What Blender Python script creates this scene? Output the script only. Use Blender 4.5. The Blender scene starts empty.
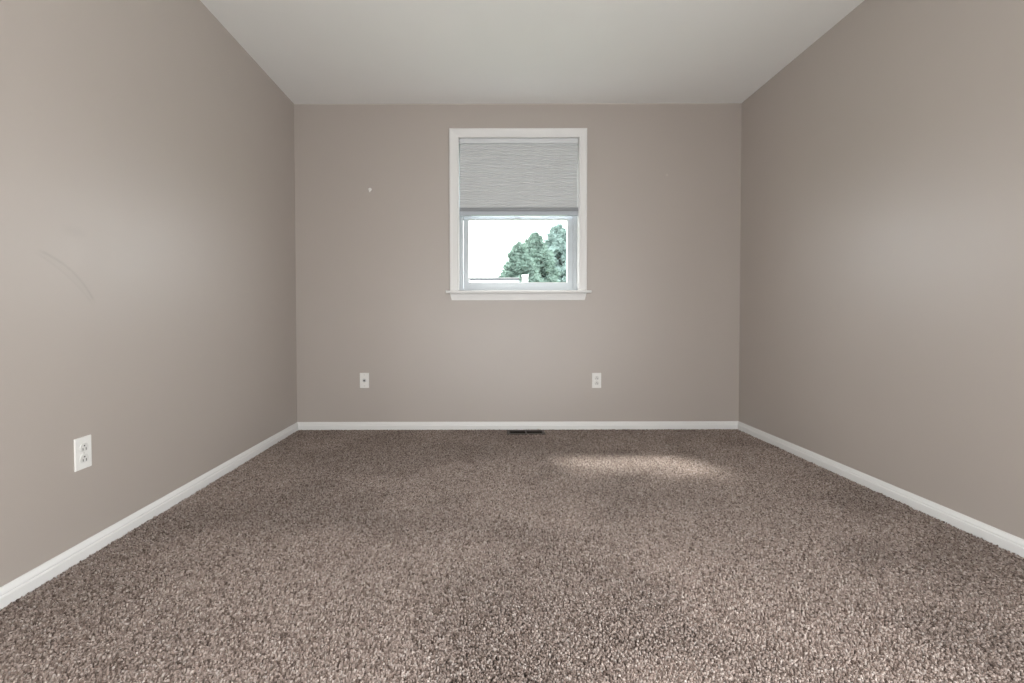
import bpy, bmesh, math, random
import numpy as np
from mathutils import Vector, Matrix

sc = bpy.context.scene
COL = sc.collection
random.seed(7)
rng = np.random.default_rng(11)

# ------------------------------------------------------------------ camera, sky, sun, lights, exposure
XL, XR, D, H = -1.4342, 1.9048, 3.5161, 2.44      # left wall, right wall, window wall, ceiling
YR = -0.85                                         # wall behind the camera
F_PX, CX, CY = 467.0, 486.69, 326.26
PITCH, ROLL = 0.0208, -0.0019
cam = bpy.data.cameras.new('camera')
cam.sensor_fit = 'HORIZONTAL'
cam.sensor_width = 36.0
cam.lens = F_PX / 1024 * 36.0
cam.shift_x = (512 - CX) / 1024
cam.shift_y = -(341.5 - CY) / 1024
cam.clip_start = 0.02
cam.clip_end = 400
camo = bpy.data.objects.new('camera', cam)
COL.objects.link(camo)
camo.matrix_world = (Matrix.Translation((0, 0, 0.8525)) @ Matrix.Rotation(math.pi / 2 - PITCH, 4, 'X')
                     @ Matrix.Rotation(ROLL, 4, 'Z'))
sc.camera = camo

sc.view_settings.view_transform = 'Standard'
sc.view_settings.look = 'None'
sc.view_settings.gamma = 1.0
sc.view_settings.use_curve_mapping = False
sc.view_settings.exposure = -0.06

SKY = 11.3
world = bpy.data.worlds.new('overcast sky')
sc.world = world
world.use_nodes = True
bg = world.node_tree.nodes['Background']
bg.inputs['Color'].default_value = (0.955, 0.98, 1.0, 1)
bg.inputs['Strength'].default_value = SKY


def light(name, kind, energy, loc, direction, color=(1, 1, 1), size=(1, 1), angle=0.1, portal=False):
    l = bpy.data.lights.new(name, kind)
    l.energy = energy
    l.color = color
    if kind == 'SUN':
        l.angle = angle
    if kind == 'AREA':
        l.shape = 'RECTANGLE'
        l.size, l.size_y = size
        l.cycles.is_portal = portal
    o = bpy.data.objects.new(name, l)
    COL.objects.link(o)
    o.location = loc
    o.rotation_euler = Vector(direction).to_track_quat('-Z', 'Y').to_euler()
    return o


light('hazy sun', 'SUN', 13.0, (-6, 12, 14), (0.43, -0.675, -1.0), (1.0, 0.97, 0.92), angle=0.15)
light('window sky portal', 'AREA', 1.0, (0.242, D + 0.19, 1.62), (0, -1, 0), size=(0.95, 1.2), portal=True)
# unseen openings added for fill light in both side walls and the rear wall
FILL_OPEN_R = (-0.75, 0.48, 0.25, 1.85)                 # y0, y1, z0, z1
FILL_OPEN_L = (-0.75, 0.20, 0.25, 1.85)
FILL_OPEN_B = (-0.60, 1.10, 0.05, 0.92)                 # x0, x1, z0, z1
light('right fill opening portal', 'AREA', 1.0, (XR + 0.18, -0.05, 1.075), (-1, 0, 0), size=(1.45, 1.7), portal=True)
light('left fill opening portal', 'AREA', 1.0, (XL - 0.18, -0.175, 1.075), (1, 0, 0), size=(1.2, 1.7), portal=True)
light('rear fill opening portal', 'AREA', 1.0, (0.25, YR - 0.18, 0.55), (0, 1, 0), size=(1.95, 1.05), portal=True)


# ------------------------------------------------------------------ node helpers and materials
def new_mat(name):
    m = bpy.data.materials.new(name)
    m.use_nodes = True
    return m, m.node_tree.nodes, m.node_tree.links, m.node_tree.nodes['Principled BSDF']


def simple(name, col, rough=0.5, metal=0.0, spec=0.5, bump=0.0, bscale=300.0):
    m, N, L, p = new_mat(name)
    p.inputs['Base Color'].default_value = (*col, 1)
    p.inputs['Roughness'].default_value = rough
    p.inputs['Metallic'].default_value = metal
    p.inputs['Specular IOR Level'].default_value = spec
    tc = N.new('ShaderNodeNewGeometry')
    n = N.new('ShaderNodeTexNoise')
    n.inputs['Scale'].default_value = bscale
    n.inputs['Detail'].default_value = 2
    L.new(tc.outputs['Position'], n.inputs['Vector'])
    mr = N.new('ShaderNodeMapRange')
    mr.inputs['To Min'].default_value = max(0.02, rough - 0.05)
    mr.inputs['To Max'].default_value = min(1.0, rough + 0.05)
    L.new(n.outputs['Fac'], mr.inputs['Value'])
    L.new(mr.outputs['Result'], p.inputs['Roughness'])
    if bump:
        b = N.new('ShaderNodeBump')
        b.inputs['Strength'].default_value = bump
        b.inputs['Distance'].default_value = 0.001
        L.new(n.outputs['Fac'], b.inputs['Height'])
        L.new(b.outputs['Normal'], p.inputs['Normal'])
    return m


class G:
    """tiny arithmetic on shader sockets"""
    def __init__(s, m):
        s.N, s.L = m.node_tree.nodes, m.node_tree.links

    def op(s, o, a, b=0.0, c=None):
        n = s.N.new('ShaderNodeMath')
        n.operation = o
        for i, v in enumerate((a, b, c)):
            if v is None:
                continue
            if isinstance(v, (int, float)):
                n.inputs[i].default_value = v
            else:
                s.L.new(v, n.inputs[i])
        return n.outputs[0]

    def band(s, x, half, soft):
        """1 where |x| < half, falling to 0 over soft"""
        a = s.op('ABSOLUTE', x)
        t = s.op('DIVIDE', s.op('SUBTRACT', half + soft, a), soft)
        return s.op('MINIMUM', s.op('MAXIMUM', t, 0.0), 1.0)

    def noise(s, vec, scale, detail=3.0):
        n = s.N.new('ShaderNodeTexNoise')
        n.inputs['Scale'].default_value = scale
        n.inputs['Detail'].default_value = detail
        s.L.new(vec, n.inputs['Vector'])
        return n.outputs['Fac']

    def mix(s, fac, a, b):
        n = s.N.new('ShaderNodeMix')
        n.data_type = 'RGBA'
        s.L.new(fac, n.inputs[0])
        for i, v in ((6, a), (7, b)):
            if isinstance(v, tuple):
                n.inputs[i].default_value = (*v, 1)
            else:
                s.L.new(v, n.inputs[i])
        return n.outputs[2]


WALL = (0.420, 0.3725, 0.335)
CEIL = (0.86, 0.86, 0.84)


def wall_paint(name, marks=None, col=WALL, rough=0.46):
    m, N, L, p = new_mat(name)
    g = G(m)
    geo = N.new('ShaderNodeNewGeometry')
    pos = geo.outputs['Position']
    sep = N.new('ShaderNodeSeparateXYZ')
    L.new(pos, sep.inputs[0])
    big = g.noise(pos, 2.3, 2)
    base = g.mix(big, tuple(c * 0.975 for c in col), tuple(c * 1.025 for c in col))
    if marks:
        base = marks(g, pos, sep, base)
    L.new(base, p.inputs['Base Color'])
    p.inputs['Specular IOR Level'].default_value = 1.0
    rmap = N.new('ShaderNodeMapRange')
    rmap.inputs['To Min'].default_value = rough - 0.04
    rmap.inputs['To Max'].default_value = rough + 0.04
    L.new(g.noise(pos, 9.0, 3), rmap.inputs['Value'])
    L.new(rmap.outputs['Result'], p.inputs['Roughness'])
    b = N.new('ShaderNodeBump')
    b.inputs['Strength'].default_value = 0.10
    b.inputs['Distance'].default_value = 0.0012
    L.new(g.noise(pos, 260.0, 2), b.inputs['Height'])
    L.new(b.outputs['Normal'], p.inputs['Normal'])
    return m


def left_marks(g, pos, sep, base):
    # furniture scuff: two thin curved rub lines and a small smudge above them
    y, z = sep.outputs['Y'], sep.outputs['Z']
    ay, az, ln = 1.498, 1.068, 0.269
    dy, dz = 0.214 / ln, -0.163 / ln
    ry, rz = g.op('SUBTRACT', y, ay), g.op('SUBTRACT', z, az)
    u = g.op('ADD', g.op('MULTIPLY', ry, dy), g.op('MULTIPLY', rz, dz))
    v = g.op('ADD', g.op('MULTIPLY', ry, -dz), g.op('MULTIPLY', rz, dy))
    t = g.op('DIVIDE', u, ln)
    inside = g.band(g.op('SUBTRACT', t, 0.5), 0.42, 0.1)
    vt = g.op('MULTIPLY', g.op('MULTIPLY', t, g.op('SUBTRACT', 1.0, t)), 4 * 0.029)
    rough = g.noise(pos, 60.0, 4)
    l1 = g.op('MULTIPLY', g.band(g.op('SUBTRACT', v, vt), 0.0012, 0.006), 0.13)
    vt2 = g.op('SUBTRACT', g.op('MULTIPLY', vt, 0.55), 0.012)
    l2 = g.op('MULTIPLY', g.band(g.op('SUBTRACT', v, vt2), 0.001, 0.006), 0.08)
    mid = g.op('MULTIPLY', g.band(g.op('SUBTRACT', v, g.op('MULTIPLY', vt, 0.75)), 0.004, 0.012), 0.05)
    lines = g.op('MULTIPLY', g.op('ADD', g.op('ADD', l1, l2), mid), inside)
    sm = g.op('MULTIPLY', g.op('MULTIPLY', g.band(g.op('SUBTRACT', y, 1.634), 0.02, 0.04),
                               g.band(g.op('SUBTRACT', z, 1.150), 0.004, 0.02)), 0.07)
    fac = g.op('MULTIPLY', g.op('ADD', lines, sm), g.op('ADD', rough, 0.45))
    return g.mix(fac, base, (0.16, 0.135, 0.12))


def back_marks(g, pos, sep, base):
    # faint filler dab, and the ragged line where ceiling paint laps onto the wall
    x, z = sep.outputs['X'], sep.outputs['Z']
    r2 = g.op('ADD', g.op('POWER', g.op('SUBTRACT', x, 1.351), 2.0), g.op('POWER', g.op('SUBTRACT', z, 1.909), 2.0))
    dab = g.op('MULTIPLY', g.band(g.op('SQRT', r2), 0.006, 0.006), 0.30)
    base = g.mix(dab, base, (0.62, 0.58, 0.53))
    edge = g.op('GREATER_THAN', z, g.op('ADD', 2.4345, g.op('MULTIPLY', g.noise(pos, 7.0, 2), -0.003)))
    lap = g.op('MULTIPLY', edge, g.op('MULTIPLY', g.noise(pos, 3.0, 2), 0.4))
    return g.mix(lap, base, CEIL)


M_wall = wall_paint('greige eggshell paint')
M_wall_l = wall_paint('greige eggshell paint with scuffs', left_marks)
M_wall_b = wall_paint('greige eggshell paint of window wall', back_marks)
M_ceil = wall_paint('flat white ceiling paint', None, CEIL, 0.75)
M_trim = simple('semi gloss white trim paint', (0.76, 0.755, 0.74), 0.32, bump=0.05, bscale=120)
M_vinyl = simple('white vinyl', (0.52, 0.56, 0.59), 0.35)
M_plate = simple('white plastic plate', (0.80, 0.79, 0.76), 0.33)
M_recept = simple('white receptacle plastic', (0.70, 0.69, 0.66), 0.3)
M_slot = simple('dark slot', (0.02, 0.018, 0.016), 0.7)
M_screw = simple('painted screw', (0.62, 0.61, 0.58), 0.35)
M_jack = simple('dull nickel', (0.16, 0.155, 0.15), 0.4, metal=0.8)
M_ring = simple('grey jack ring', (0.62, 0.63, 0.62), 0.4)
M_reg = simple('brown painted steel', (0.085, 0.066, 0.056), 0.55)
M_regdark = simple('dark duct', (0.012, 0.010, 0.009), 0.8)
M_rail = simple('grey shade rail', (0.27, 0.285, 0.295), 0.45)
M_lip = simple('pale shade rail lip', (0.43, 0.46, 0.50), 0.45)
M_head = simple('white shade head rail', (0.66, 0.68, 0.69), 0.4)
M_roof = simple('pale shingles', (0.085, 0.09, 0.095), 0.9, bump=0.4, bscale=8)
M_ridge = simple('dark ridge shingles', (0.04, 0.04, 0.042), 0.9)
M_siding = simple('white siding', (0.35, 0.35, 0.35), 0.7)
M_lawn = simple('lawn', (0.07, 0.11, 0.04), 0.95, bump=0.5, bscale=20)
M_bark = simple('bark', (0.07, 0.05, 0.04), 0.95, bump=0.5, bscale=30)
M_sub = simple('carpet backing', (0.045, 0.036, 0.03), 0.95)


def glass_mat():
    m, N, L, p = new_mat('clear window glass')
    N.remove(p)
    out = N['Material Output']
    tr = N.new('ShaderNodeBsdfTransparent')
    tr.inputs['Color'].default_value = (0.955, 0.97, 0.965, 1)
    gl = N.new('ShaderNodeBsdfGlossy')
    gl.inputs['Roughness'].default_value = 0.02
    lw = N.new('ShaderNodeLayerWeight')                # same from both faces of the thin pane
    lw.inputs['Blend'].default_value = 0.5
    g = G(m)
    fr = g.op('ADD', 0.018, g.op('MULTIPLY', g.op('POWER', lw.outputs['Facing'], 5.0), 0.9))
    mx = N.new('ShaderNodeMixShader')
    L.new(fr, mx.inputs[0])
    L.new(tr.outputs[0], mx.inputs[1])
    L.new(gl.outputs[0], mx.inputs[2])
    L.new(mx.outputs[0], out.inputs['Surface'])
    return m


def cloth_mat(name, col, trans, weave=900.0):
    m, N, L, p = new_mat(name)
    N.remove(p)
    out = N['Material Output']
    g = G(m)
    geo = N.new('ShaderNodeNewGeometry')
    n = g.noise(geo.outputs['Position'], weave, 2)
    c = g.mix(n, tuple(x * 0.985 for x in col), tuple(min(1, x * 1.015) for x in col))
    d = N.new('ShaderNodeBsdfDiffuse')
    t = N.new('ShaderNodeBsdfTranslucent')
    L.new(c, d.inputs['Color'])
    L.new(c, t.inputs['Color'])
    mx = N.new('ShaderNodeMixShader')
    mx.inputs[0].default_value = trans
    L.new(d.outputs[0], mx.inputs[1])
    L.new(t.outputs[0], mx.inputs[2])
    L.new(mx.outputs[0], out.inputs['Surface'])
    return m


M_glass = glass_mat()
M_fabric = cloth_mat('light grey pleated shade fabric', (0.60, 0.615, 0.62), 0.07)


def needles_mat(name, a, b):
    m, N, L, p = new_mat(name)
    N.remove(p)
    out = N['Material Output']
    g = G(m)
    geo = N.new('ShaderNodeNewGeometry')
    c = g.mix(g.noise(geo.outputs['Position'], 1.1, 3), a, b)
    d = N.new('ShaderNodeBsdfDiffuse')
    t = N.new('ShaderNodeBsdfTranslucent')
    L.new(c, d.inputs['Color'])
    L.new(c, t.inputs['Color'])
    mx = N.new('ShaderNodeMixShader')
    mx.inputs[0].default_value = 0.35
    L.new(d.outputs[0], mx.inputs[1])
    L.new(t.outputs[0], mx.inputs[2])
    L.new(mx.outputs[0], out.inputs['Surface'])
    return m


M_needle = needles_mat('blue green needles', (0.100, 0.150, 0.125), (0.155, 0.205, 0.178))
M_needle2 = needles_mat('pale blue green needles', (0.120, 0.172, 0.156), (0.165, 0.215, 0.203))


def carpet_mat():
    m, N, L, p = new_mat('cut pile carpet yarn')
    at = N.new('ShaderNodeAttribute')
    at.attribute_name = 'yarn'
    g = G(m)
    geo = N.new('ShaderNodeNewGeometry')
    n = g.noise(geo.outputs['Position'], 400.0, 2)
    n2 = N.new('ShaderNodeHueSaturation')
    mr = N.new('ShaderNodeMapRange')
    mr.inputs['To Min'].default_value = 0.85
    mr.inputs['To Max'].default_value = 1.15
    L.new(n, mr.inputs['Value'])
    L.new(mr.outputs['Result'], n2.inputs['Value'])
    L.new(at.outputs['Color'], n2.inputs['Color'])
    L.new(n2.outputs['Color'], p.inputs['Base Color'])
    p.inputs['Roughness'].default_value = 0.85
    p.inputs['Specular IOR Level'].default_value = 0.15
    return m


M_carpet = carpet_mat()


# ------------------------------------------------------------------ mesh helpers
def tag(o, label=None, cat=None, group=None, kind=None):
    if label:
        o['label'] = label
    if cat:
        o['category'] = cat
    if group:
        o['group'] = group
    if kind:
        o['kind'] = kind
    return o


def empty(name, loc, rz=0.0):
    o = bpy.data.objects.new(name, None)
    COL.objects.link(o)
    o.location = loc
    o.rotation_euler = (0, 0, rz)
    o.empty_display_size = 0.05
    return o


def build(name, bm, mat, parent=None, smooth=False, loc=None):
    bmesh.ops.recalc_face_normals(bm, faces=bm.faces)
    me = bpy.data.meshes.new(name)
    bm.to_mesh(me)
    bm.free()
    me.materials.append(mat)
    if smooth:
        for p in me.polygons:
            p.use_smooth = True
    o = bpy.data.objects.new(name, me)
    COL.objects.link(o)
    if parent is not None:
        o.parent = parent
    if loc is not None:
        o.location = loc
    return o


def add_box(bm, x0, x1, y0, y1, z0, z1, bevel=0.0, seg=2):
    r = bmesh.ops.create_cube(bm, size=1.0, matrix=Matrix.Translation(((x0 + x1) / 2, (y0 + y1) / 2, (z0 + z1) / 2))
                              @ Matrix.Diagonal((x1 - x0, y1 - y0, z1 - z0, 1)))
    if bevel:
        vs = set(r['verts'])
        es = [e for e in bm.edges if e.verts[0] in vs and e.verts[1] in vs]
        bmesh.ops.bevel(bm, geom=es, offset=bevel, segments=seg, affect='EDGES', profile=0.6)


def box(*a, **k):
    bm = bmesh.new()
    add_box(bm, *a, **k)
    return bm


def add_cyl(bm, c, r0, r1, h, axis='Y', seg=24):
    rot = {'Z': Matrix.Identity(4), 'Y': Matrix.Rotation(math.pi / 2, 4, 'X'), 'X': Matrix.Rotation(math.pi / 2, 4, 'Y')}[axis]
    bmesh.ops.create_cone(bm, cap_ends=True, segments=seg, radius1=r0, radius2=r1, depth=h,
                          matrix=Matrix.Translation(c) @ rot)


def add_ring(bm, x0, x1, z0, z1, l, r, b, t, y0, y1, bevel=0.0):
    """a rectangular frame in the XZ plane, members l/r/b/t wide, as one closed surface"""
    o = [(x0, z0), (x1, z0), (x1, z1), (x0, z1)]
    i = [(x0 + l, z0 + b), (x1 - r, z0 + b), (x1 - r, z1 - t), (x0 + l, z1 - t)]
    V = {}
    for k, ring in (('o', o), ('i', i)):
        for j, (x, z) in enumerate(ring):
            for yk, y in ((0, y0), (1, y1)):
                V[k, j, yk] = bm.verts.new((x, y, z))
    for j in range(4):
        n = (j + 1) % 4
        bm.faces.new([V['o', j, 0], V['o', n, 0], V['i', n, 0], V['i', j, 0]])
        bm.faces.new([V['o', j, 1], V['i', j, 1], V['i', n, 1], V['o', n, 1]])
        bm.faces.new([V['o', j, 0], V['o', j, 1], V['o', n, 1], V['o', n, 0]])
        bm.faces.new([V['i', j, 0], V['i', n, 0], V['i', n, 1], V['i', j, 1]])
    if bevel:
        vs = set(V.values())
        es = [e for e in bm.edges if e.verts[0] in vs and e.verts[1] in vs and
              (abs(e.verts[0].co.y - e.verts[1].co.y) < 1e-6) and len(e.link_faces) == 2 and
              e.calc_face_angle(0) > 0.5]
        bmesh.ops.bevel(bm, geom=es, offset=bevel, segments=2, affect='EDGES', profile=0.6)


def sweep(bm, rows, closed_ends=True):
    """rows[k] = polyline of profile point k; quads between consecutive profile points, profile closed"""
    vs = [[bm.verts.new(p) for p in row] for row in rows]
    n = len(vs)
    for k in range(n):
        a, b = vs[k], vs[(k + 1) % n]
        for j in range(len(a) - 1):
            bm.faces.new([a[j], a[j + 1], b[j + 1], b[j]])
    if closed_ends:
        bm.faces.new([r[0] for r in vs])
        bm.faces.new([r[-1] for r in reversed(vs)])


# ------------------------------------------------------------------ room shell
T = 0.165
WX0, WX1, WZ0, WZ1 = -0.226, 0.710, 1.030, 2.206     # rough opening of the window
bm = bmesh.new()
add_ring(bm, XL - T, XR + T, -0.2, H + 0.15, WX0 - (XL - T), XR + T - WX1, WZ0 + 0.2, H + 0.15 - WZ1, D, D + T)
tag(build('wall_back', bm, M_wall_b), kind='structure')
for nm, x0, x1, op, mat in (('wall_left', XL - T, XL, FILL_OPEN_L, M_wall_l), ('wall_right', XR, XR + T, FILL_OPEN_R, M_wall)):
    bm = bmesh.new()
    add_ring(bm, YR, D, -0.2, H + 0.15, op[0] - YR, D - op[1], op[2] + 0.2, H + 0.15 - op[3], x0, x1)
    for v in bm.verts:
        v.co = (v.co.y, v.co.x, v.co.z)
    tag(build(nm, bm, mat), kind='structure')
bm = bmesh.new()
add_ring(bm, XL - T, XR + T, -0.2, H + 0.15, FILL_OPEN_B[0] - XL + T, XR + T - FILL_OPEN_B[1], FILL_OPEN_B[2] + 0.2, H + 0.15 - FILL_OPEN_B[3], YR - T, YR)
tag(build('wall_rear', bm, M_wall), kind='structure')
tag(build('ceiling', box(XL, XR, YR, D, H, H + 0.15), M_ceil), kind='structure')
REG = (0.163, 0.412, 3.368, 3.462)                   # duct opening of the floor register
bm = bmesh.new()
for b in ((XL, REG[0], YR, D), (REG[1], XR, YR, D), (REG[0], REG[1], YR, REG[2]), (REG[0], REG[1], REG[3], D)):
    add_box(bm, b[0], b[1], b[2], b[3], -0.2, -0.014)
add_box(bm, REG[0], REG[1], REG[2], REG[3], -0.2, -0.15)
tag(build('floor', bm, M_sub), kind='structure')

# baseboards, mitred in the corners
PROF = [(0.0, -0.014), (0.0150, -0.014), (0.0152, 0.0305), (0.0138, 0.0335), (0.0106, 0.0350), (0.0102, 0.0370), (0.0112, 0.0385),
        (0.0104, 0.0430), (0.0080, 0.0480), (0.0055, 0.0530), (0.0040, 0.0570), (0.0, 0.0578)]
for nm, f in (('baseboard_left', lambda d, z: [(XL + d, YR, z), (XL + d, D - d, z)]),
              ('baseboard_right', lambda d, z: [(XR - d, D - d, z), (XR - d, YR, z)]),
              ('baseboard_back', lambda d, z: [(XL + d, D - d, z), (XR - d, D - d, z)])):
    bm = bmesh.new()
    sweep(bm, [f(d, z) for d, z in PROF])
    tag(build(nm, bm, M_trim), kind='structure')

# ------------------------------------------------------------------ carpet: every yarn tuft is geometry
def vnoise(x, y, seed, cell):
    r = np.random.default_rng(seed)
    tab = r.random((256, 256))
    fx, fy = x / cell + 60, y / cell + 60
    ix, iy = np.floor(fx).astype(int), np.floor(fy).astype(int)
    tx, ty = fx - ix, fy - iy
    tx, ty = tx * tx * (3 - 2 * tx), ty * ty * (3 - 2 * ty)
    q = lambda a, b: tab[a % 256, b % 256]
    return (q(ix, iy) * (1 - tx) * (1 - ty) + q(ix + 1, iy) * tx * (1 - ty)
            + q(ix, iy + 1) * (1 - tx) * ty + q(ix + 1, iy + 1) * tx * ty)


def make_carpet():
    x0, x1, y0, y1 = XL + 0.0172, XR - 0.0172, 0.55, D - 0.0172
    s = 0.0054
    gx, gy = np.meshgrid(np.arange(x0, x1, s), np.arange(y0, y1, s * 0.92))
    gx[::2] += s * 0.5
    px = (gx + rng.normal(0, s * 0.26, gx.shape)).ravel()
    py = (gy + rng.normal(0, s * 0.26, gy.shape)).ravel()
    # keep what the room plan needs: the wedge in front of the camera with a margin, outside the register flange
    keep = (px > x0) & (px < x1) & (py < y1) & (np.abs(px) < 1.35 * py + 0.7)
    keep &= ~((px > 0.146) & (px < 0.429) & (py > 3.348) & (py < 3.482))
    px, py = px[keep], py[keep]
    n = len(px)
    # pile lay: the nap leans one way or the other in broad brushed strokes
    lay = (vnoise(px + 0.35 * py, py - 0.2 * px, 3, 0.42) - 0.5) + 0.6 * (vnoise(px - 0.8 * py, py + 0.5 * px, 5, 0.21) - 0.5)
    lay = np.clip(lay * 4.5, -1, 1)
    lx = rng.normal(0, 0.0018, n) + 0.0012 * lay
    ly = rng.normal(0, 0.0018, n) + 0.0062 * lay
    top = rng.normal(0.0005, 0.0014, n) - 0.0009 * lay
    rot = rng.uniform(0, math.pi / 2, n)
    w0 = rng.uniform(0.0023, 0.0032, n)
    w1 = rng.uniform(0.0016, 0.0027, n)
    k = np.arange(4) * (math.pi / 2)
    ca, sa = np.cos(rot[:, None] + k), np.sin(rot[:, None] + k)
    tw = rng.uniform(0.2, 0.9, n)[:, None]
    ca1, sa1 = np.cos(rot[:, None] + k + tw), np.sin(rot[:, None] + k + tw)
    V = np.empty((n, 8, 3))
    V[:, :4, 0] = px[:, None] + 1.35 * w0[:, None] * ca
    V[:, :4, 1] = py[:, None] + 1.35 * w0[:, None] * sa
    V[:, :4, 2] = -0.0125
    V[:, 4:, 0] = (px + lx)[:, None] + 1.35 * w1[:, None] * ca1
    V[:, 4:, 1] = (py + ly)[:, None] + 1.35 * w1[:, None] * sa1
    tilt_x, tilt_y = rng.normal(0, 0.25, n), rng.normal(0, 0.25, n) + 0.45 * lay
    V[:, 4:, 2] = (top[:, None] + rng.normal(0, 0.0004, (n, 4)) - 1.35 * w1[:, None] * (tilt_x[:, None] * ca1 + tilt_y[:, None] * sa1))
    # nothing pokes into the baseboards
    V[:, :, 0] = np.clip(V[:, :, 0], XL + 0.0154, XR - 0.0154)
    V[:, :, 1] = np.clip(V[:, :, 1], 0.3, D - 0.0154)
    quads = np.array([[4, 5, 6, 7], [0, 1, 5, 4], [1, 2, 6, 5], [2, 3, 7, 6], [3, 0, 4, 7]])
    F = (np.arange(n)[:, None, None] * 8 + quads[None]).reshape(-1, 4)
    V = V.reshape(-1, 3)
    # flecked yarn colours
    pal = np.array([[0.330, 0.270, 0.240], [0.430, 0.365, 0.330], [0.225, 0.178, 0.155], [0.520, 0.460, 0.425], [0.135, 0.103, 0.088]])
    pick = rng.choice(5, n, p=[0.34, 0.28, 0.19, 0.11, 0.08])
    mottle = np.clip((vnoise(px + 0.2 * py, py, 9, 0.75) - 0.5) * 3, -1, 1)  # broad lighter and darker patches
    c = 0.99 * pal[pick] * np.array([1.0, 0.978, 0.966]) * (1 + 0.11 * lay[:, None] + 0.06 * mottle[:, None]) * rng.uniform(0.86, 1.14, n)[:, None]  # shading of the leaning pile painted into the yarn colour through lay
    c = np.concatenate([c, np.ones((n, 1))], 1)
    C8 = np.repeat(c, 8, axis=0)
    # the plain pile behind the camera
    me = bpy.data.meshes.new('carpet')
    base = len(V)
    ext = np.array([[XL + .0155, YR, 0], [XR - .0155, YR, 0], [XR - .0155, .56, 0], [XL + .0155, .56, 0],
                    [XL + .0155, YR, -.0135], [XR - .0155, YR, -.0135], [XR - .0155, .56, -.0135], [XL + .0155, .56, -.0135]])
    V = np.concatenate([V, ext])
    C8 = np.concatenate([C8, np.tile([[0.22, 0.178, 0.155, 1]], (8, 1))])
    F = np.concatenate([F, base + np.array([[0, 1, 2, 3], [7, 6, 5, 4], [0, 4, 5, 1], [1, 5, 6, 2], [2, 6, 7, 3], [3, 7, 4, 0]])])
    me.vertices.add(len(V))
    me.vertices.foreach_set('co', V.ravel().astype(np.float32))
    me.loops.add(F.size)
    me.loops.foreach_set('vertex_index', F.ravel().astype(np.int32))
    me.polygons.add(len(F))
    me.polygons.foreach_set('loop_start', (np.arange(len(F)) * 4).astype(np.int32))
    me.update(calc_edges=True)
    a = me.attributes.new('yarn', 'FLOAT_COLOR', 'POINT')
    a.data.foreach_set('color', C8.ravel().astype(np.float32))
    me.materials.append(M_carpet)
    o = bpy.data.objects.new('carpet', me)
    COL.objects.link(o)
    return o


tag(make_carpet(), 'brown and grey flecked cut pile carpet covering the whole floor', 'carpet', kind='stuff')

# ------------------------------------------------------------------ window
win = tag(empty('window_1', (0.242, D, WZ0)), kind='structure')
OFF = Vector((-0.242, -D, -WZ0))


def wpart(name, bm, mat, parent=win, smooth=False):
    bm.transform(Matrix.Translation(OFF))
    return build(name, bm, mat, parent, smooth)


JX0, JX1, JZ0, JZ1 = -0.2065, 0.6905, 1.047, 2.1875    # inside faces of the jamb
bm = bmesh.new()
add_ring(bm, WX0, WX1, WZ0, WZ1, JX0 - WX0, WX1 - JX1, JZ0 - WZ0, WZ1 - JZ1, D - 0.002, D + 0.072)
wpart('jamb', bm, M_trim)
# casing: left leg, head, right leg in one mitred profile
CP = [(0.0, 0.0), (0.0, 0.009), (0.003, 0.0115), (0.008, 0.0115), (0.0105, 0.0095), (0.020, 0.0105), (0.044, 0.0135),
      (0.056, 0.0165), (0.064, 0.0165), (0.0675, 0.014), (0.0685, 0.0)]
ix0, ix1, iz = JX0 - 0.002, JX1 + 0.002, JZ1 - 0.001
bm = bmesh.new()
sweep(bm, [[(ix0 - u, D - d, 1.0475), (ix0 - u, D - d, iz + u * 0.98), (ix1 + u * 0.86, D - d, iz + u * 0.98), (ix1 + u * 0.86, D - d, 1.0475)]
           for u, d in CP])
wpart('casing', bm, M_trim)
bm = bmesh.new()
add_box(bm, -0.305, 0.782, D - 0.036, D - 0.0005, 1.0285, 1.0472, bevel=0.005, seg=3)
wpart('stool', bm, M_trim)
AP = [(0.0, 0.0), (0.0115, 0.0), (0.0125, 0.008), (0.0115, 0.022), (0.0095, 0.034), (0.0105, 0.040), (0.0085, 0.050), (0.006, 0.0535), (0.0, 0.0535)]
bm = bmesh.new()
sweep(bm, [[(-0.262 - 0.014 * (w / 0.0535), D - d, 0.975 + w), (0.736 + 0.014 * (w / 0.0535), D - d, 0.975 + w)] for d, w in AP])
wpart('apron', bm, M_trim)
# vinyl frame with its track grooves
bm = bmesh.new()
add_ring(bm, JX0, JX1, JZ0, JZ1, 0.028, 0.028, 0.021, 0.024, D + 0.058, D + 0.160, bevel=0.002)
wpart('frame', bm, M_vinyl)
# lower sash, raised glazing bead, pane, lock
SX0, SX1 = -0.1755, 0.6600
bm = bmesh.new()
add_ring(bm, SX0, SX1, 1.0685, 1.632, 0.037, 0.0385, 0.0415, 0.0385, D + 0.068, D + 0.104, bevel=0.004)
ls = wpart('sash', bm, M_vinyl)
bm = bmesh.new()
add_ring(bm, SX0 + 0.037, SX1 - 0.0385, 1.110, 1.5935, 0.004, 0.004, 0.004, 0.004, D + 0.076, D + 0.098)
o = build('glazing_bead', bm, M_trim, ls)
o.data.transform(Matrix.Translation(OFF))
bm = box(SX0 + 0.038, SX1 - 0.0395, D + 0.086, D + 0.090, 1.111, 1.5925)
bm.transform(Matrix.Translation(OFF))
build('glass', bm, M_glass, ls)
bm = bmesh.new()
add_box(bm, 0.208, 0.264, D + 0.060, D + 0.074, 1.594, 1.606, bevel=0.003)
add_box(bm, 0.214, 0.258, D + 0.058, D + 0.070, 1.606, 1.618, bevel=0.003)
bm.transform(Matrix.Translation(OFF))
build('latch', bm, M_vinyl, ls)
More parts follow.
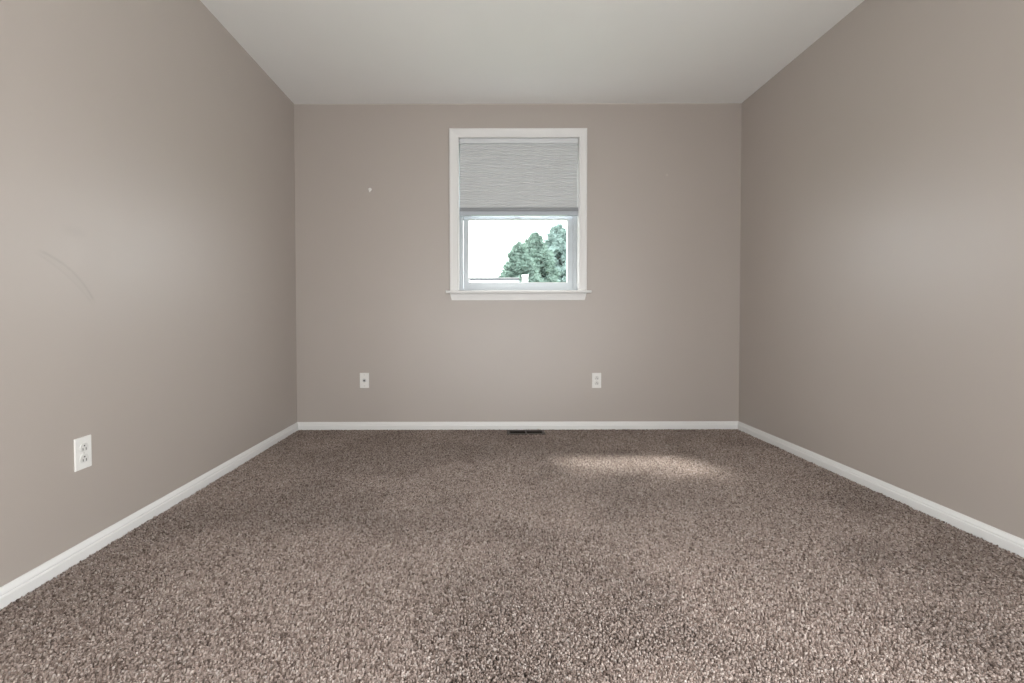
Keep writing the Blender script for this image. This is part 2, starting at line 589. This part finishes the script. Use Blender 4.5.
# upper sash behind the shade
bm = bmesh.new()
add_ring(bm, -0.1785, 0.6625, 1.600, 2.1635, 0.037, 0.037, 0.034, 0.037, D + 0.112, D + 0.148, bevel=0.004)
us = wpart('sash', bm, M_vinyl)
bm = box(-0.1405, 0.6245, D + 0.128, D + 0.132, 1.635, 2.1255)
bm.transform(Matrix.Translation(OFF))
build('glass', bm, M_glass, us)

# ------------------------------------------------------------------ pleated shade hung inside the jamb
sh = tag(empty('window_shade', (0.242, D + 0.030, 2.1865)), 'light grey pleated cellular shade drawn half way down the window', 'window shade')


def spart(name, bm, mat, parent=sh):
    bm.transform(Matrix.Translation((-0.242, -D - 0.030, -2.1865)))
    return build(name, bm, mat, parent)


SHX0, SHX1 = -0.1985, 0.6865
spart('head_rail', box(SHX0 - 0.003, SHX1 + 0.002, D + 0.008, D + 0.050, 2.1515, 2.1865, bevel=0.003), M_head)
bm = bmesh.new()
zt, zb, np_ = 2.1515, 1.6715, 25
front, rear = [], []
for i in range(2 * np_ + 1):
    z = zt + (zb - zt) * i / (2 * np_)
    a = 0.0034 if i % 2 else 0.0
    front.append([(SHX0, D + 0.019 - a, z), (SHX1, D + 0.019 - a, z)])
    rear.append([(SHX0, D + 0.027 + a, z), (SHX1, D + 0.027 + a, z)])
sweep(bm, front + rear[::-1])
spart('pleated_fabric', bm, M_fabric)
RP = [(0.012, 1.6715), (0.0065, 1.668), (0.0055, 1.647), (0.009, 1.6435), (0.037, 1.6435), (0.037, 1.6715)]
bm = bmesh.new()
sweep(bm, [[(SHX0 - 0.001, D + y, z), (SHX1 + 0.0005, D + y, z)] for y, z in RP])
rail = spart('bottom_rail', bm, M_rail)
bm = box(SHX0 - 0.001, SHX1 + 0.0005, D + 0.009, D + 0.036, 1.6115, 1.6434, bevel=0.004)
o = spart('rail_lip', bm, M_lip, rail)

# ------------------------------------------------------------------ wall plates. Local frame: plate in XZ, face towards -Y, wall at y = 0
def plate_bm(w=0.0685, h=0.114):
    bm = bmesh.new()
    v = []
    for (sx, sz, y) in ((1.0, 1.0, 0.0), (1.0, 1.0, -0.0025), (0.955, 0.972, -0.0055)):
        v.append([bm.verts.new((x * w / 2 * sx, y, z * h / 2 * sz)) for x, z in ((-1, -1), (1, -1), (1, 1), (-1, 1))])
    for a, b in ((0, 1), (1, 2)):
        for j in range(4):
            bm.faces.new([v[a][j], v[a][(j + 1) % 4], v[b][(j + 1) % 4], v[b][j]])
    bm.faces.new(v[0])
    bm.faces.new(v[2])
    es = [e for e in bm.edges]
    bmesh.ops.bevel(bm, geom=es, offset=0.0008, segments=2, affect='EDGES')
    return bm


def recept_bm(zc):
    # rounded receptacle face: a circle with flattened top and bottom
    bm = bmesh.new()
    pts = []
    for k in range(40):
        a = 2 * math.pi * k / 40
        pts.append((0.0172 * math.cos(a), max(-0.0142, min(0.0142, 0.0172 * math.sin(a)))))
    a = [bm.verts.new((x, -0.005, zc + z)) for x, z in pts]
    b = [bm.verts.new((x, -0.0076, zc + z)) for x, z in pts]
    c = [bm.verts.new((x * 0.95, -0.0082, zc + z * 0.95)) for x, z in pts]
    for p, q in ((a, b), (b, c)):
        for j in range(40):
            if (p[j].co - p[(j + 1) % 40].co).length > 1e-7:
                bm.faces.new([p[j], p[(j + 1) % 40], q[(j + 1) % 40], q[j]])
    bm.faces.new(a)
    bm.faces.new(c)
    return bm


def make_outlet(label):
    r = tag(empty('wall_outlet', (0, 0, 0)), label, 'outlet', 'duplex outlets on the walls')
    build('cover_plate', plate_bm(), M_plate, r)
    for zc in (0.0195, -0.0195):
        f = build('receptacle', recept_bm(zc), M_recept, r)
        bm = bmesh.new()
        add_cyl(bm, (0, -0.0082, zc + 0.0065), 0.0027, 0.0027, 0.0012, seg=14)      # earth hole above
        build('ground_hole', bm, M_slot, f)
        for s, hh in ((-1, 0.0040), (1, 0.0047)):
            build('slot', box(s * 0.0064 - 0.0012, s * 0.0064 + 0.0012, -0.0088, -0.0076, zc - 0.0050 - hh, zc - 0.0050 + hh), M_slot, f)
    bm = bmesh.new()
    add_cyl(bm, (0, -0.0060, 0), 0.0034, 0.0028, 0.0018, seg=16)
    build('screw', bm, M_screw, r)
    return r


def copy_tree(o, parent=None):
    c = o.copy()
    COL.objects.link(c)
    if parent is not None:
        c.parent = parent
    for ch in list(o.children):
        copy_tree(ch, c)
    return c


out1 = make_outlet('white duplex outlet on the left wall above the baseboard')
out2 = copy_tree(out1)
out1.location = (XL, 1.6455, 0.3720)
out1.rotation_euler = (0, 0, math.pi / 2)          # local -Y turned to face +X
out2.location = (0.8285, D, 0.3690)
out2['label'] = 'white duplex outlet on the window wall, right of the window'

cx = tag(empty('cable_plate', (-0.9230, D, 0.3725)), 'white cable jack plate with dark centre, on the window wall left of the window', 'wall plate')
build('cover_plate', plate_bm(), M_plate, cx)
bm = bmesh.new()
add_cyl(bm, (0, -0.0062, 0), 0.0150, 0.0135, 0.0022, seg=32)
jk = build('jack_ring', bm, M_ring, cx)
bm = bmesh.new()
add_cyl(bm, (0, -0.0080, 0), 0.0078, 0.0078, 0.0030, seg=6)
add_cyl(bm, (0, -0.0130, 0), 0.0050, 0.0050, 0.0090, seg=20)
build('jack', bm, M_jack, jk)
for zc in (0.0415, -0.0415):
    bm = bmesh.new()
    add_cyl(bm, (0, -0.0060, zc), 0.0042, 0.0036, 0.0018, seg=16)
    add_box(bm, -0.003, 0.003, -0.0071, -0.0066, zc - 0.0006, zc + 0.0006)
    build('screw', bm, M_screw, cx)

# small white hook left on the window wall
hk = tag(empty('wall_hook', (-0.8716, D, 1.8012)), 'tiny white plastic hook high on the window wall, left of the window', 'hook')
bm = bmesh.new()
bmesh.ops.create_uvsphere(bm, u_segments=24, v_segments=12, radius=1.0,
                          matrix=Matrix.Translation((0, -0.0015, 0.003)) @ Matrix.Diagonal((0.0130, 0.0080, 0.0130, 1)))
for v in bm.verts:
    v.co.y = min(v.co.y, 0.0)
build('base', bm, M_plate, hk, True)
bm = bmesh.new()
path = [(-0.006, -0.002), (-0.008, -0.010), (-0.011, -0.0155), (-0.0155, -0.0165), (-0.0185, -0.013), (-0.0190, -0.008)]
rad = [0.0058, 0.0056, 0.0052, 0.0048, 0.0044, 0.0040]
rings = []
for i, (y, z) in enumerate(path):
    a, b = path[max(0, i - 1)], path[min(len(path) - 1, i + 1)]
    t = Vector((0, b[0] - a[0], b[1] - a[1])).normalized()
    n = Vector((0, -t.z, t.y))
    rings.append([bm.verts.new(Vector((0, y, z)) + rad[i] * (math.cos(k) * Vector((1, 0, 0)) + math.sin(k) * n))
                  for k in [2 * math.pi * q / 12 for q in range(12)]])
for a, b in zip(rings, rings[1:]):
    for j in range(12):
        bm.faces.new([a[j], a[(j + 1) % 12], b[(j + 1) % 12], b[j]])
bm.faces.new(rings[0])
bm.faces.new(rings[-1])
build('prong', bm, M_plate, hk, True)

# ------------------------------------------------------------------ floor register
rg = tag(empty('floor_register', (0.2875, 3.415, 0.0)), 'brown metal floor register with two banks of dark slots, under the window', 'floor vent')
ro = Matrix.Translation((-0.2875, -3.415, 0))


def rpart(name, bm, mat, parent=rg):
    bm.transform(ro)
    return build(name, bm, mat, parent)


bm = bmesh.new()
vo = [(0.150, 3.352), (0.425, 3.352), (0.425, 3.478), (0.150, 3.478)]
vi = [(0.1665, 3.372), (0.4085, 3.372), (0.4085, 3.458), (0.1665, 3.458)]
lv = []
for pts, z in ((vo, -0.002), (vo, 0.002), ([(x + (0.006 if x < .28 else -0.006), y + (0.006 if y < 3.4 else -0.006)) for x, y in vo], 0.0055),
               (vi, 0.0055), (vi, -0.012)):
    lv.append([bm.verts.new((x, y, z)) for x, y in pts])
for a, b in zip(lv, lv[1:] + lv[:1]):
    for j in range(4):
        bm.faces.new([a[j], a[(j + 1) % 4], b[(j + 1) % 4], b[j]])
fl = rpart('flange', bm, M_reg)
rpart('centre_bar', box(0.2840, 0.2910, 3.372, 3.458, -0.010, 0.0050), M_reg)
for x0 in (0.1725, 0.2975):
    for k in range(9):
        bm = bmesh.new()
        xx = x0 + 0.0124 * k
        sweep(bm, [[(xx - 0.0015, 3.3725, 0.0035), (xx - 0.0015, 3.4575, 0.0035)], [(xx + 0.0005, 3.3725, 0.0040), (xx + 0.0005, 3.4575, 0.0040)],
                   [(xx + 0.0045, 3.3725, -0.0085), (xx + 0.0045, 3.4575, -0.0085)], [(xx + 0.0025, 3.3725, -0.0090), (xx + 0.0025, 3.4575, -0.0090)]])
        rpart('vane', bm, M_regdark)
bm = bmesh.new()
add_ring(bm, 0.1660, 0.4090, 3.3715, 3.4585, 0.0015, 0.0015, 0.0015, 0.0015, 0.010, 0.100)
for v in bm.verts:
    x, y, z = v.co
    v.co = (x, z, -y)
rpart('duct_collar', bm, M_regdark)

# ------------------------------------------------------------------ outside
tag(build('ground', box(-60, 60, D + 1.2, 120, -3.0, -2.8), M_lawn), kind='structure')

hs = tag(empty('house', (-3.0, 29.5, -2.8)), 'neighbouring house roof and white chimney beyond the window, in front of the trees', 'house')
ho = Matrix.Translation((3.0, -29.5, 2.8))
RZ = 3.29


def hpart(name, bm, mat, parent=hs):
    bm.transform(ho)
    return build(name, bm, mat, parent)


bm = bmesh.new()
sweep(bm, [[(-9.0, 25.5, -2.8), (1.95, 25.5, -2.8)], [(-9.0, 25.5, 0.9), (1.95, 25.5, 0.9)], [(-9.0, 29.5, RZ - 0.25), (1.95, 29.5, RZ - 0.25)],
           [(-9.0, 33.5, 0.9), (1.95, 33.5, 0.9)], [(-9.0, 33.5, -2.8), (1.95, 33.5, -2.8)]])
hpart('siding', bm, M_siding)
bm = bmesh.new()
sweep(bm, [[(-9.3, 25.0, 0.72), (2.06, 25.0, 0.72)], [(-9.3, 29.5, RZ - 0.05), (2.06, 29.5, RZ - 0.05)], [(-9.3, 34.0, 0.72), (2.06, 34.0, 0.72)],
           [(-9.3, 34.0, 0.60), (2.06, 34.0, 0.60)], [(-9.3, 29.5, RZ - 0.20), (2.06, 29.5, RZ - 0.20)], [(-9.3, 25.0, 0.60), (2.06, 25.0, 0.60)]])
hpart('roof', bm, M_roof)
bm = bmesh.new()
sweep(bm, [[(-9.3, 29.35, RZ - 0.09), (2.06, 29.35, RZ - 0.09)], [(-9.3, 29.35, RZ - 0.05), (2.06, 29.35, RZ - 0.05)], [(-9.3, 29.5, RZ + 0.02), (2.06, 29.5, RZ + 0.02)],
           [(-9.3, 29.65, RZ - 0.05), (2.06, 29.65, RZ - 0.05)], [(-9.3, 29.65, RZ - 0.09), (2.06, 29.65, RZ - 0.09)]])
hpart('ridge_cap', bm, M_ridge)
bm = bmesh.new()
add_box(bm, 2.225, 2.575, 28.9, 29.5, -2.8, RZ + 0.06)
add_box(bm, 2.20, 2.60, 28.87, 29.53, RZ + 0.06, RZ + 0.15)
hpart('chimney', bm, M_siding)


def conifer(x, y, zt, k, pw, cap, label, mat, seed=1, n=330, cl=0.42):
    """tapered trunk under a crown of bough clumps: each a dense lumpy heart bristling with needle sprays"""
    r = np.random.default_rng(seed)
    root = tag(empty('conifer_tree', (x, y, -2.8)), label, 'tree', 'conifers beyond the window')
    hgt = zt + 2.8
    bm = bmesh.new()
    bmesh.ops.create_cone(bm, cap_ends=True, segments=10, radius1=0.24, radius2=0.03, depth=hgt * 0.96, matrix=Matrix.Translation((0, 0, hgt * 0.48)))
    build('trunk', bm, M_bark, root)
    ib = bmesh.new()
    bmesh.ops.create_icosphere(ib, subdivisions=2, radius=1.0)
    IV = np.array([v.co[:] for v in ib.verts])
    IF = [tuple(v.index for v in f.verts) for f in ib.faces]
    ib.free()
    V, Fc = [], []

    def heart(p, rad, squash):
        i = len(V)
        w = IV * (1 + 0.28 * np.sin(IV @ r.normal(0, 4, 3) + r.uniform(0, 6)) + r.normal(0, 0.10, len(IV)))[:, None]
        V.extend(p + w * rad * np.array([1, 1, squash]))
        Fc.extend(tuple(i + q for q in f) for f in IF)

    def spray(p, out, L_, W_):
        q = r.normal(0, 0.75, 3) + out
        q /= np.linalg.norm(q)
        w = np.cross(q, r.normal(0, 1, 3))
        w /= np.linalg.norm(w) + 1e-9
        i = len(V)
        V.extend([p - q * L_ * 0.2, p + q * L_ * 0.25 + w * W_, p + q * L_ * 0.8, p + q * L_ * 0.25 - w * W_])
        Fc.append((i, i + 1, i + 2, i + 3))

    for b in range(n):
        f = ((b + 0.5) / n) ** 0.85
        dz = 0.10 + f * (hgt - 1.6)
        reach = min(cap, k * dz ** pw) * r.uniform(0.66, 1.12)
        rad = cl * r.uniform(0.7, 1.45) * min(1.0, 0.38 + dz * 0.25)
        rr = max(0.0, reach - rad * 0.8)
        az = b * 2.39996 + r.uniform(-.4, .4)
        d = np.array([math.cos(az), math.sin(az), 0.0])
        p = d * rr + np.array([0, 0, hgt - dz - rad * 0.5])
        heart(p, rad * 0.82, 0.72)
        if rr > rad * 0.6:
            heart(p - d * rad * 1.2 - np.array([0, 0, 0.1]), rad * 0.8, 0.7)
        for _ in range(46):
            o = r.normal(0, 1, 3)
            o /= np.linalg.norm(o)
            spray(p + o * rad * np.array([0.8, 0.8, 0.6]), o + 0.6 * d + np.array([0, 0, 0.35]), r.uniform(0.25, 0.60), r.uniform(0.04, 0.085))
    for _ in range(40):                                   # leader
        spray(np.array([0, 0, hgt - r.uniform(-0.15, 0.5)]), np.array([0, 0, 1.0]), r.uniform(0.15, 0.35), 0.05)
    me = bpy.data.meshes.new('foliage')
    me.from_pydata([tuple(v) for v in V], [], Fc)
    me.materials.append(mat)
    o = bpy.data.objects.new('foliage', me)
    COL.objects.link(o)
    o.parent = root
    return root


conifer(2.63, 38.0, 6.85, 0.80, 0.72, 3.2, 'shortest blue green conifer, just behind the white chimney', M_needle, seed=2, cl=0.42)
conifer(4.82, 46.5, 9.2, 1.00, 0.60, 3.6, 'middle blue green conifer with a pointed top, right of the chimney', M_needle, seed=3, cl=0.50)
conifer(9.16, 60.0, 12.7, 1.25, 0.60, 5.2, 'tallest pale conifer at the right edge of the window glass', M_needle2, seed=4, cl=0.66, n=380)
